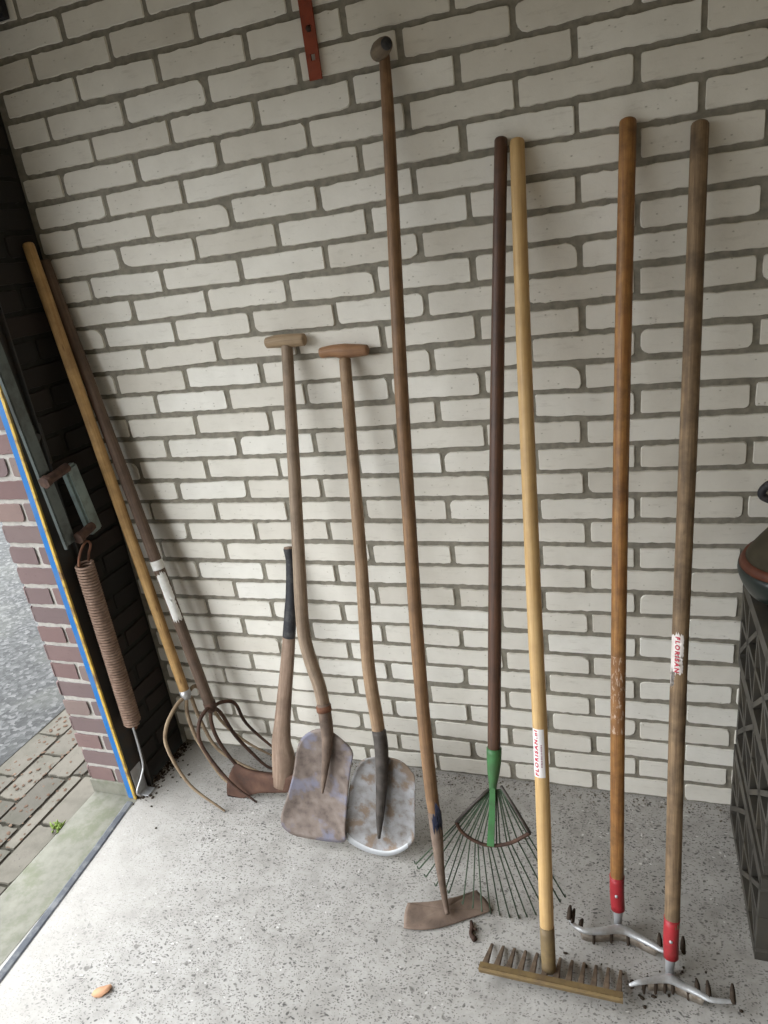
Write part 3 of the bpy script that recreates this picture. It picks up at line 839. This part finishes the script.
hl = [(-0.4075, -0.5092, 0.0030), (-0.4042, -0.5136, 0.0030)] + [(-0.3685, -0.5099, 0.0030), (-0.3243, -0.4954, 0.0030), (-0.2783, -0.4676, 0.0030)] + [(-0.2181, -0.4300, 0.0030), (-0.2169, -0.4231, 0.0030)] + [(-0.2312, -0.4109, 0.0140)] + [(-0.2509, -0.4030, 0.0260), (-0.2563, -0.3999, 0.0260)] + [(-0.2900, -0.4237, 0.0280), (-0.3227, -0.4400, 0.0280), (-0.3607, -0.4547, 0.0280)] + [(-0.4038, -0.4646, 0.0260), (-0.4078, -0.4682, 0.0260)] + [(-0.4116, -0.4860, 0.0140)]
bm = plate(hl, lambda r, p: .001 + .0015 * noise.noise(p * 20), lambda r, p: .004, V((.12, -.35, .93)), sub=3, edge_scale=1)
for v in bm.verts: v.co.z = max(v.co.z, .0012)
link('blade', bm, M['rust_grey'], ho, label='flat rusty earth-stained blade')

# ------------------------------------------------------------------ shovels
def shovel(name, label, hp, hr, hmat, grip, grip_r, gmat, sock, sock_r, smat, outline, hf, bmats, rim=None, ridge=None, band=None, base=(0, 0, 0)):
    root = thing(name, label, 'shovel', base)
    pole(hp, hr, hmat, root, wob=.03)
    bm = bmesh.new(); tube(bm, grip, grip_r, 18, ref=V((0, 0, 1)), smooth=5, dome=.3)
    link('grip', bm, gmat, root, label='wooden crossbar grip')
    nrm = V((0, -.97, .23)).normalized()
    bm = plate(outline, hf, lambda r, p: .0028, nrm, rings=12, sub=4, rim_slots=rim)
    for v in bm.verts: v.co.z = max(v.co.z, .0015)
    bl = link('blade', bm, bmats, root)
    bm = bmesh.new(); tube(bm, sock, sock_r, 16, smooth=5)
    link('socket', bm, smat, root)
    if band:
        bm = bmesh.new(); tube(bm, band, .0195, 18)
        link('band', bm, M['rust'], root, label='rusty ring at the top of the socket')
    return root

NS = V((0, -.97, .23)).normalized()
hp = [(-0.6836, -0.0262, 1.2813), (-0.6856, -0.0567, 1.1587), (-0.6870, -0.0860, 1.0407), (-0.6920, -0.1528, 0.7724), (-0.6944, -0.1778, 0.6718), (-0.6929, -0.2001, 0.5825), (-0.6785, -0.2172, 0.5136), (-0.6604, -0.2317, 0.4551), (-0.6503, -0.2452, 0.4010)]
g = [(-0.7367, -0.0228, 1.2947), (-0.7093, -0.0225, 1.2960), (-0.6744, -0.0227, 1.2954), (-0.6373, -0.0228, 1.2946)]
ol = [(-0.7075, -0.2651, 0.3212), (-0.7266, -0.2703, 0.3004), (-0.7392, -0.2780, 0.2692), (-0.7567, -0.2956, 0.1986), (-0.7816, -0.3123, 0.1315), (-0.7994, -0.3234, 0.0868), (-0.8007, -0.3298, 0.0611), (-0.7887, -0.3336, 0.0459), (-0.7639, -0.3362, 0.0355), (-0.7299, -0.3370, 0.0323), (-0.6946, -0.3370, 0.0323), (-0.6538, -0.3364, 0.0345), (-0.6191, -0.3350, 0.0400), (-0.6127, -0.3324, 0.0507), (-0.6127, -0.3269, 0.0727), (-0.6014, -0.3062, 0.1560), (-0.5874, -0.2850, 0.2410), (-0.5781, -0.2762, 0.2766), (-0.5825, -0.2717, 0.2946), (-0.5927, -0.2687, 0.3067), (-0.6231, -0.2629, 0.3299), (-0.6491, -0.2603, 0.3405), (-0.6806, -0.2614, 0.3360)]
sk = [(-0.6473, -0.2512, 0.4121), (-0.6436, -0.2629, 0.3654), (-0.6424, -0.2735, 0.3234), (-0.6484, -0.2850, 0.2778), (-0.6580, -0.2988, 0.2232), (-0.6673, -0.3113, 0.1734)]
shovel('shovel', 'flat rusty shovel with blue paint traces and sharply bent grey brown handle', hp, [.0140, .0148, .0155, .0162, .0168, .017, .017, .017, .0165], wood('shovel_wood', (.25, .19, .135), (.16, .115, .08), (.07, .05, .035), .5, .65, .3),
       g, [.0130, .0155, .0160, .0145], wood('grip_grey', (.30, .22, .135), (.20, .14, .085), (.07, .05, .035), .3, .6, .3), sk, [.0170, .0170, .0155, .0120, .0080, .003], M['rust_grey'], ol,
       lambda r, p: -.012 * (1 - r * r) + .002 * noise.noise(p * 12), [M['shovel_blade']], band=[(-0.6474, -0.2530, 0.4088), (-0.6456, -0.2566, 0.3946)], base=(-.72, -.34, 0))
hp = [(-0.5388, -0.0277, 1.2392), (-0.5346, -0.0788, 1.0329), (-0.5281, -0.1437, 0.7712), (-0.5262, -0.1990, 0.5486), (-0.5210, -0.2209, 0.4602), (-0.5121, -0.2391, 0.3865), (-0.5069, -0.2512, 0.3378)]
g = [(-0.5993, -0.0226, 1.2595), (-0.5705, -0.0221, 1.2618), (-0.5374, -0.0227, 1.2593), (-0.5071, -0.0230, 1.2581), (-0.4821, -0.0232, 1.2572)]
ol = [(-0.5160, -0.2664, 0.2768), (-0.5380, -0.2676, 0.2716), (-0.5550, -0.2698, 0.2631), (-0.5730, -0.2752, 0.2410), (-0.5927, -0.2865, 0.1956), (-0.6072, -0.3038, 0.1258), (-0.6226, -0.3187, 0.0658), (-0.6194, -0.3227, 0.0497), (-0.6061, -0.3263, 0.0351), (-0.5841, -0.3288, 0.0248), (-0.5538, -0.3310, 0.0159), (-0.5124, -0.3317, 0.0131), (-0.4902, -0.3305, 0.0182), (-0.4678, -0.3279, 0.0286), (-0.4426, -0.3232, 0.0476), (-0.4270, -0.3186, 0.0662), (-0.4232, -0.3132, 0.0881), (-0.4196, -0.2953, 0.1601), (-0.4160, -0.2777, 0.2312), (-0.4242, -0.2728, 0.2510), (-0.4391, -0.2690, 0.2661), (-0.4545, -0.2669, 0.2747), (-0.4702, -0.2660, 0.2781), (-0.4915, -0.2657, 0.2796)]
sk = [(-0.5027, -0.2587, 0.3506), (-0.4994, -0.2677, 0.3148), (-0.4997, -0.2807, 0.2629), (-0.5049, -0.2974, 0.1968), (-0.5128, -0.3144, 0.1294), (-0.5191, -0.3302, 0.0668)]
shovel('shovel', 'shovel with shiny aluminium blade, bright curved rim and darker wooden crossbar grip', hp, [.0142, .0150, .0158, .0166, .0172, .0172, .0165], wood('shovel_wood_warm', (.29, .205, .13), (.19, .12, .07), (.08, .05, .03), .45, .6, .3),
       g, [.0125, .0140, .0175, .0150, .0125], wood('grip_red', (.27, .15, .075), (.18, .09, .045), (.08, .045, .03), .35, .55, .35), sk, [.0178, .0178, .0168, .0145, .0110, .004], M['dark_steel'], ol,
       lambda r, p: -.009 * (1 - r ** 6) + .005 * max(0, (r - .9) / .1) ** 2 + .0015 * noise.noise(p * 14), [M['alu_blade'], M['alu_rim']],
       rim=lambda p, r: r > .95 and p.z < .05, base=(-.53, -.33, 0))

# ------------------------------------------------------------------ axe
ax_ = thing('axe', 'rusty axe standing on its head with black wrapped handle end', 'axe', (-.9, -.2, 0))
AW = wood('axe_wood', (.235, .17, .125), (.15, .10, .07), (.07, .045, .03), .45, .6, .3)
ap = [(-0.7927, -0.0162, 0.7372), (-0.7909, -0.0251, 0.7018), (-0.7939, -0.0447, 0.6248), (-0.8004, -0.0602, 0.5635), (-0.8107, -0.0781, 0.4929)]
bm = bmesh.new(); tube(bm, ap, [.0150, .0118, .0150, .0180, .0190], 16, smooth=5, squash=.8, dome=.25)
link('handle_wrap', bm, M['black_rubber'], ax_, label='black wrapped end of the handle')
bm = bmesh.new(); tube(bm, [V(ap[0]) + (V(ap[0]) - V(ap[1])) * .02, V(ap[0]) + (V(ap[0]) - V(ap[1])) * .16], [.0142, .0125], 16, squash=.8)
link('handle_end', bm, AW, ax_)
bm = bmesh.new(); tube(bm, [(-0.8088, -0.0752, 0.5043), (-0.8206, -0.0948, 0.4271), (-0.8356, -0.1169, 0.3398), (-0.8513, -0.1409, 0.2451), (-0.8594, -0.1561, 0.1852), (-0.8565, -0.1673, 0.1409), (-0.8600, -0.1780, 0.0986), (-0.8686, -0.1897, 0.0523)], [.0185, .0200, .0215, .0245, .0295, .0360, .0345, .0290], 18, smooth=5, squash=.72, dome=.1)
link('handle', bm, AW, ax_)
hd = [(-1.0180, -0.1774, 0.1010), (-0.9818, -0.1806, 0.0885), (-0.9319, -0.1818, 0.0838), (-0.8724, -0.1811, 0.0866), (-0.8166, -0.1786, 0.0964), (-0.8117, -0.1833, 0.0776), (-0.8234, -0.1902, 0.0507), (-0.8764, -0.1934, 0.0377), (-0.9369, -0.1962, 0.0267), (-0.9787, -0.2004, 0.0104), (-1.0146, -0.2051, -0.0084), (-1.0498, -0.2071, -0.0164), (-1.0578, -0.2007, 0.0092), (-1.0530, -0.1926, 0.0411), (-1.0375, -0.1835, 0.0771)]
xl, xr = min(p[0] for p in hd), max(p[0] for p in hd)
bm = plate(hd, lambda r, p: 0, lambda r, p: .002 + .044 * min(1, max(0, (p.x - xl) / (xr - xl))) ** 1.1 * (1 if r < .9 else .8), V((0, -.97, .25)), rings=10, sub=4)
for v in bm.verts: v.co.z = max(v.co.z, .0015)
link('head', bm, M['rust_axe'], ax_, label='rust brown axe head')

# ------------------------------------------------------------------ manure forks
def fork(name, label, top, fer, hr, hmat, tines, tmat, cmat, grp):
    root = thing(name, label, 'fork', V(fer) * V((1, 1, 0)), grp)
    top, fer = V(top), V(fer)
    h, P = pole([top, fer], hr, hmat, root, wob=.05)
    d = (fer - top).normalized()
    bm = bmesh.new(); tube(bm, [fer - d * .008, fer + d * .012, fer + d * .022], [hr[-1] * 1.12, hr[-1] * 1.1, hr[-1] * .75], 16)
    link('ferrule', bm, cmat, root, label='metal ferrule')
    for t in tines:
        bm = bmesh.new()
        tube(bm, [fer + d * .012] + t, [.0058, .0060, .0058, .0055, .0050, .0042, .0030], 8, smooth=6, ref=V((0, 1, 0)), dome=.4)
        link('tine', bm, tmat, root)
    return root, P

F1F = (-1.170, -.131, .311)
t1 = [(-1.1825, -0.1700, 0.2882)] + [(-1.1910, -0.2250, 0.2507)] + [(-1.1884, -0.2450, 0.1876)] + [(-1.1303, -0.2620, 0.0813)] + [(-1.0292, -0.2660, 0.0000)]
def shift(L, dy, dx=0, dz=0): return [(x + dx, y + dy, max(.004, z + dz)) for x, y, z in L]
tA = [t1[0], t1[1], t1[2], t1[3], (t1[4][0], t1[4][1], .004)]
tB = [(-1.1665, -0.1500, 0.2528)] + [(-1.1471, -0.1700, 0.2119)] + [(-1.1239, -0.1800, 0.1561)] + [(-1.07, -.185, .045), (-.985, -.19, .004)]
tC = [(-1.176, -.105, .27), (-1.178, -.092, .19), (-1.150, -.092, .085), (-1.09, -.095, .035), (-1.00, -.10, .004)]
tD = [(-1.168, -.085, .30), (-1.172, -.045, .24), (-1.150, -.030, .13), (-1.08, -.028, .055), (-.985, -.028, .004)]
fork('manure_fork', 'curved-tine fork with pale yellow knotty handle in the left corner', (-1.331, -.058, 1.594), F1F, [.0148, .0152, .0155, .0152, .0146],
     wood('yellow_wood', (.42, .27, .115), (.29, .17, .065), (.11, .06, .03), .5, .6, .3, knots=True), [tA, tB, tC, tD], M['rust_tan'], M['alu'], 'manure forks in the corner')
F2F = (-1.100, -.122, .266)
tA = [(-1.0961, -0.1500, 0.2677)] + [(-1.1006, -0.1900, 0.2479)] + [(-1.0986, -0.2050, 0.1804)] + [(-1.0265, -0.2140, 0.0648)] + [(-.949, -.217, .004)]
tB = [(-1.1044, -0.1300, 0.2147)] + [(-1.0918, -0.1400, 0.1570)] + [(-1.0544, -0.1450, 0.0828)] + [(-1.01, -.146, .035), (-.955, -.147, .004)]
tC = [(-1.0965, -0.0900, 0.2143)] + [(-1.0727, -0.0780, 0.1201)] + [(-1.0268, -0.0780, 0.0560)] + [(-0.9792, -0.0800, 0.0094)] + [(-.925, -.08, .004)]
tD = [(-1.0956, -0.0700, 0.2366)] + [(-1.0763, -0.0350, 0.2067)] + [(-1.0588, -0.0280, 0.1282)] + [(-0.9895, -0.0280, 0.0503)] + [(-.925, -.028, .004)]
root, PF = fork('manure_fork', 'curved-tine fork with dark grey brown handle and white tape, beside the yellow handled fork', (-1.331, -.020, 1.551), F2F, [.0150, .0160, .0165, .0165, .0165],
     wood('dark_fork_wood', (.125, .085, .06), (.075, .048, .034), (.035, .026, .02), .5, .65, .3), [tA, tB, tC, tD], M['rust_dark'], M['rust_dark'], 'manure forks in the corner')
RF = [.0150, .0160, .0165, .0165, .0165]
def s_of(z): return (PF[0].z - z) / (PF[0].z - PF[-1].z) * (PF[-1] - PF[0]).length
zt = .715
tp = link('tape', patch(PF, RF, s_of(.730), s_of(.703), -PI, PI, .0012), M['white_tape'], root, label='white tape wrapped round the handle')
link('tape_strip', patch(PF, RF, s_of(.692), s_of(.545), -.15, 1.5, .0010, ragged=.25), M['white_tape'], root, label='long white strip of tape along the handle')

# ------------------------------------------------------------------ crates on the right
def crate_mesh():
    bm = bmesh.new()
    LX, LY, H, d = .30, .395, .232, .026
    def wall(o, u, n, L):
        o, u, n = V(o), V(u), V(n); zz = V((0, 0, 1))
        def B(a, b, w): bar(bm, o + u * a[0] + zz * a[1], o + u * b[0] + zz * b[1], w, d, n)
        B((0, .012), (L, .012), .024); B((0, H - .018), (L, H - .018), .030); B((0, H * .5), (L, H * .5), .012)
        k = max(3, round(L / .095))
        for i in range(k + 1):
            x = min(max(i * L / k, .009), L - .009); B((x, 0.01), (x, H - .01), .016 if i in (0, k) else .010)
        for i in range(k):
            x0, x1 = i * L / k, (i + 1) * L / k
            if i % 2 == 0: B((x0, .024), (x1, H * .5), .011); B((x1, H * .5), (x0, H - .03), .011)
            else: B((x1, .024), (x0, H * .5), .011); B((x0, H * .5), (x1, H - .03), .011)
    wall((d / 2, 0, 0), (0, 1, 0), (1, 0, 0), LY)
    wall((LX - d / 2, 0, 0), (0, 1, 0), (1, 0, 0), LY)
    wall((d, d / 2, 0), (1, 0, 0), (0, 1, 0), LX - 2 * d)
    wall((d, LY - d / 2, 0), (1, 0, 0), (0, 1, 0), LX - 2 * d)
    return bm, LX, LY, H, d
bm, LX, LY, H, cd = crate_mesh()
def crate_inner():
    b = bmesh.new()
    box(b, (cd, cd, .004), (LX - cd, LY - cd, .012))
    for i in range(1, 4): box(b, (cd + i * (LX - 2 * cd) / 4 - .002, cd, .012), (cd + i * (LX - 2 * cd) / 4 + .002, LY - cd, H - .006))
    for i in range(1, 5): box(b, (cd, cd + i * (LY - 2 * cd) / 5 - .002, .012), (LX - cd, cd + i * (LY - 2 * cd) / 5 + .002, H - .006))
    return b
cr = thing('crate', 'dark plastic lattice crate standing on the floor, lowest of the stack at right', 'crate', (.335, -.425, 0), 'stacked dark crates')
link('frame', bm, M['crate'], cr, smooth=False).location = (0, 0, 0)
o2 = link('divider', crate_inner(), M['crate_shade'], cr, smooth=False); o2.location = (0, 0, 0)  # dividers coloured darker than the frame so the openings look shaded
for (dz, dx, dy, lab) in ((H + .001, .004, .006, 'dark plastic lattice crate in the middle of the stack at right'), (2 * H + .002, -.002, .002, 'topmost dark plastic lattice crate, under the green container')):
    r = cr.copy(); C.objects.link(r); r.location = (.335 + dx, -.425 + dy, dz); r['label'] = lab
    for ch in list(cr.children):
        c2 = ch.copy(); C.objects.link(c2); c2.parent = r
CT = 3 * H + .002

bk = thing('container', 'dark green rounded container with rust red band on top of the crates', 'container', (.425, -.13, CT))
axs = V((-.12, -.05, 1))
bm = bmesh.new(); lathe(bm, [(.05, 0), (.075, .006), (.098, .024), (.109, .05), (.113, .07), (.110, .085)], (.425, -.13, CT + .005), axs, 36)
link('base', bm, M['bucket_green'], bk)
bm = bmesh.new(); lathe(bm, [(.104, .082), (.109, .085), (.102, .097), (.096, .099)], (.425, -.13, CT + .005), axs, 36)
link('band', bm, M['rust_band'], bk, label='rust red band')
bm = bmesh.new(); lathe(bm, [(.097, .097), (.090, .107), (.072, .130), (.055, .150), (.048, .158), (.045, .195), (.040, .200)], (.425, -.13, CT + .005), axs, 36)
link('cover', bm, M['olive'], bk, label='olive brown tapering upper part')
bm = bmesh.new()
tube(bm, [(.402, -.133, CT + .195), (.365, -.14, CT + .215), (.338, -.143, CT + .232), (.352, -.143, CT + .255), (.40, -.14, CT + .272), (.455, -.135, CT + .255), (.46, -.135, CT + .19)], .008, 10, smooth=6)
link('handle', bm, M['black_rubber'], bk, label='black curved handle')

# ------------------------------------------------------------------ small things
def leaf_mesh(size, curl, seed):
    bm = bmesh.new(); random.seed(seed)
    n = 14; ring = []; low = []
    for i in range(n):
        a = 2 * PI * i / n
        r = size * (.5 + .12 * math.cos(2 * a) + random.uniform(-.05, .05))
        z = curl * (math.cos(2 * a + 1) + 1) * .5
        ring.append(bm.verts.new((r * math.cos(a), r * .8 * math.sin(a), z + .0028)))
        low.append(bm.verts.new((r * math.cos(a), r * .8 * math.sin(a), z + .0008)))
    c, d = bm.verts.new((0, 0, .0035)), bm.verts.new((0, 0, .0012))
    for i in range(n):
        j = (i + 1) % n
        bm.faces.new((c, ring[i], ring[j])); bm.faces.new((d, low[j], low[i])); bm.faces.new((ring[i], low[i], low[j], ring[j]))
    return bm
lf = link('dry_leaf', leaf_mesh(.036, .006, 3), M['leaf'])
lf.location = [(-1.0353, -0.8043, 0.0000)][0]; lf.rotation_euler = (0, 0, .7)
tag(lf, 'single orange brown dry leaf on the floor near the opening', 'leaf')
tw = [(-0.2574, -0.4648, 0.0050), (-0.2518, -0.4815, 0.0050), (-0.2512, -0.4965, 0.0050), (-0.2396, -0.5089, 0.0050)]
bm = bmesh.new(); tube(bm, tw, [.0035, .005, .004, .0055], 7, smooth=3, wob=.5); tube(bm, [tw[1], V(tw[1]) + V((.012, -.004, .003))], .003, 6)
tag(link('twig', bm, M['twig']), 'small dark twig on the floor in front of the hoe blade', 'twig')
bm = bmesh.new(); random.seed(4)
for i in range(26):
    a, r = random.uniform(0, 2 * PI), random.uniform(0, .018)
    p = V((r * math.cos(a), r * math.sin(a), 0)); t = p + V((random.gauss(0, .008), random.gauss(0, .008), random.uniform(.006, .015)))
    tube(bm, [p, p.lerp(t, .5), t], [.002, .004, .0008], 4, ref=V((1, .3, 0)))
ms = link('weed', bm, M['moss']); ms.location = V([(-1.5171, -0.4170, 0.0000)][0]) + V((0, 0, -.003))
tag(ms, 'tiny tuft of green weed in the paving joint outside', 'plant')

def crumbs(name, n, place, size, mat, label, cat, flat=.5, seed=1):
    random.seed(seed); bm = bmesh.new()
    for i in range(n):
        x, y, zb = place()
        s = size * random.uniform(.4, 1.3) ** 1.5
        r = bmesh.ops.create_icosphere(bm, subdivisions=1, radius=s)
        a = random.uniform(0, PI); st_ = random.uniform(.7, 1.6)
        for v in r['verts']:
            q = v.co * random.uniform(.75, 1.2); q.x *= st_
            v.co = V((q.x * math.cos(a) - q.y * math.sin(a) + x, q.x * math.sin(a) + q.y * math.cos(a) + y, max(q.z * flat + s * flat * .6, .0) + zb))
    return tag(link(name, bm, mat, smooth=False), label, cat, kind='stuff')
U, G = random.uniform, random.gauss
def near_wall(): return (U(-1.0, .33), -abs(G(0, .022)) - .006, 0)
crumbs('debris', 420, near_wall, .0021, M['dirt'], 'crumbs of grit along the foot of the white wall', 'grit', seed=11)
def corner():
    if random.random() < .88: return (WL + .012 + abs(G(0, .018)), U(-.27, -.01), 0)
    return (WL + abs(G(.03, .08)), -.1 - abs(G(.08, .09)), 0)
crumbs('soil_debris', 380, corner, .0034, M['soil'], 'dark soil and dirt at the foot of the dark brick reveal', 'dirt', seed=12)
def outside_(): return (U(-1.92, -1.60), U(-.75, .12), -.004)
crumbs('leaf_litter', 420, outside_, .0048, M['litter'], 'brown leaf litter scattered over the pavers outside', 'leaf litter', .25, seed=13)
def rakes(): return (G(.14, .08), G(-.51, .035), 0)
crumbs('rake_soil', 40, rakes, .0030, M['soil'], 'clods of dark soil fallen around the red socketed rakes', 'dirt', seed=14)

# ------------------------------------------------------------------ light and camera
w = bpy.data.worlds.new('overcast'); bpy.context.scene.world = w; w.use_nodes = True
nt = w.node_tree; bg = nt.nodes['Background']
tc = nt.nodes.new('ShaderNodeTexCoord'); sx = nt.nodes.new('ShaderNodeSeparateXYZ'); rp = nt.nodes.new('ShaderNodeValToRGB')
nt.links.new(tc.outputs['Generated'], sx.inputs[0]); nt.links.new(sx.outputs[2], rp.inputs[0]); nt.links.new(rp.outputs[0], bg.inputs[0])
rp.color_ramp.elements[0].position = .0; rp.color_ramp.elements[0].color = (.05, .052, .05, 1)
rp.color_ramp.elements[1].position = 1; rp.color_ramp.elements[1].color = (.80, .85, .91, 1)
for p, c in ((.05, (.10, .105, .105, 1)), (.12, (.80, .83, .86, 1)), (.38, (1.08, 1.12, 1.16, 1))):
    rp.color_ramp.elements.new(p).color = c
bg.inputs[1].default_value = 1.0
pl = bpy.data.lights.new('opening_portal', 'AREA'); pl.shape = 'RECTANGLE'; pl.size = 3.78; pl.size_y = 2.02
pl.cycles.is_portal = True
po = bpy.data.objects.new('opening_portal', pl); C.objects.link(po)
po.location = (-1.36, -2.156, 1.01); po.rotation_euler = (PI / 2, 0, -PI / 2)

sc = bpy.context.scene
sc.view_settings.view_transform = 'Standard'; sc.view_settings.look = 'None'
sc.view_settings.gamma = 1; sc.view_settings.use_curve_mapping = False
sc.view_settings.exposure = 2.85
sc.cycles.max_bounces = 12; sc.cycles.diffuse_bounces = 8
sc.cycles.use_denoising = True
cam = bpy.data.cameras.new('camera'); co = bpy.data.objects.new('camera', cam); C.objects.link(co)
cam.sensor_fit = 'VERTICAL'; cam.sensor_height = 36; cam.lens = 696.01 / 1024 * 36
cam.clip_start = .02
R = [[0.944123, 0.302887, -0.129963], [-0.00512, -0.380789, -0.924648], [-0.329552, 0.873647, -0.357961]]
co.matrix_world = Matrix(((R[0][0], -R[1][0], -R[2][0], (0.08833, -1.57317, 1.48377)[0]), (R[0][1], -R[1][1], -R[2][1], (0.08833, -1.57317, 1.48377)[1]), (R[0][2], -R[1][2], -R[2][2], (0.08833, -1.57317, 1.48377)[2]), (0, 0, 0, 1)))
sc.camera = co
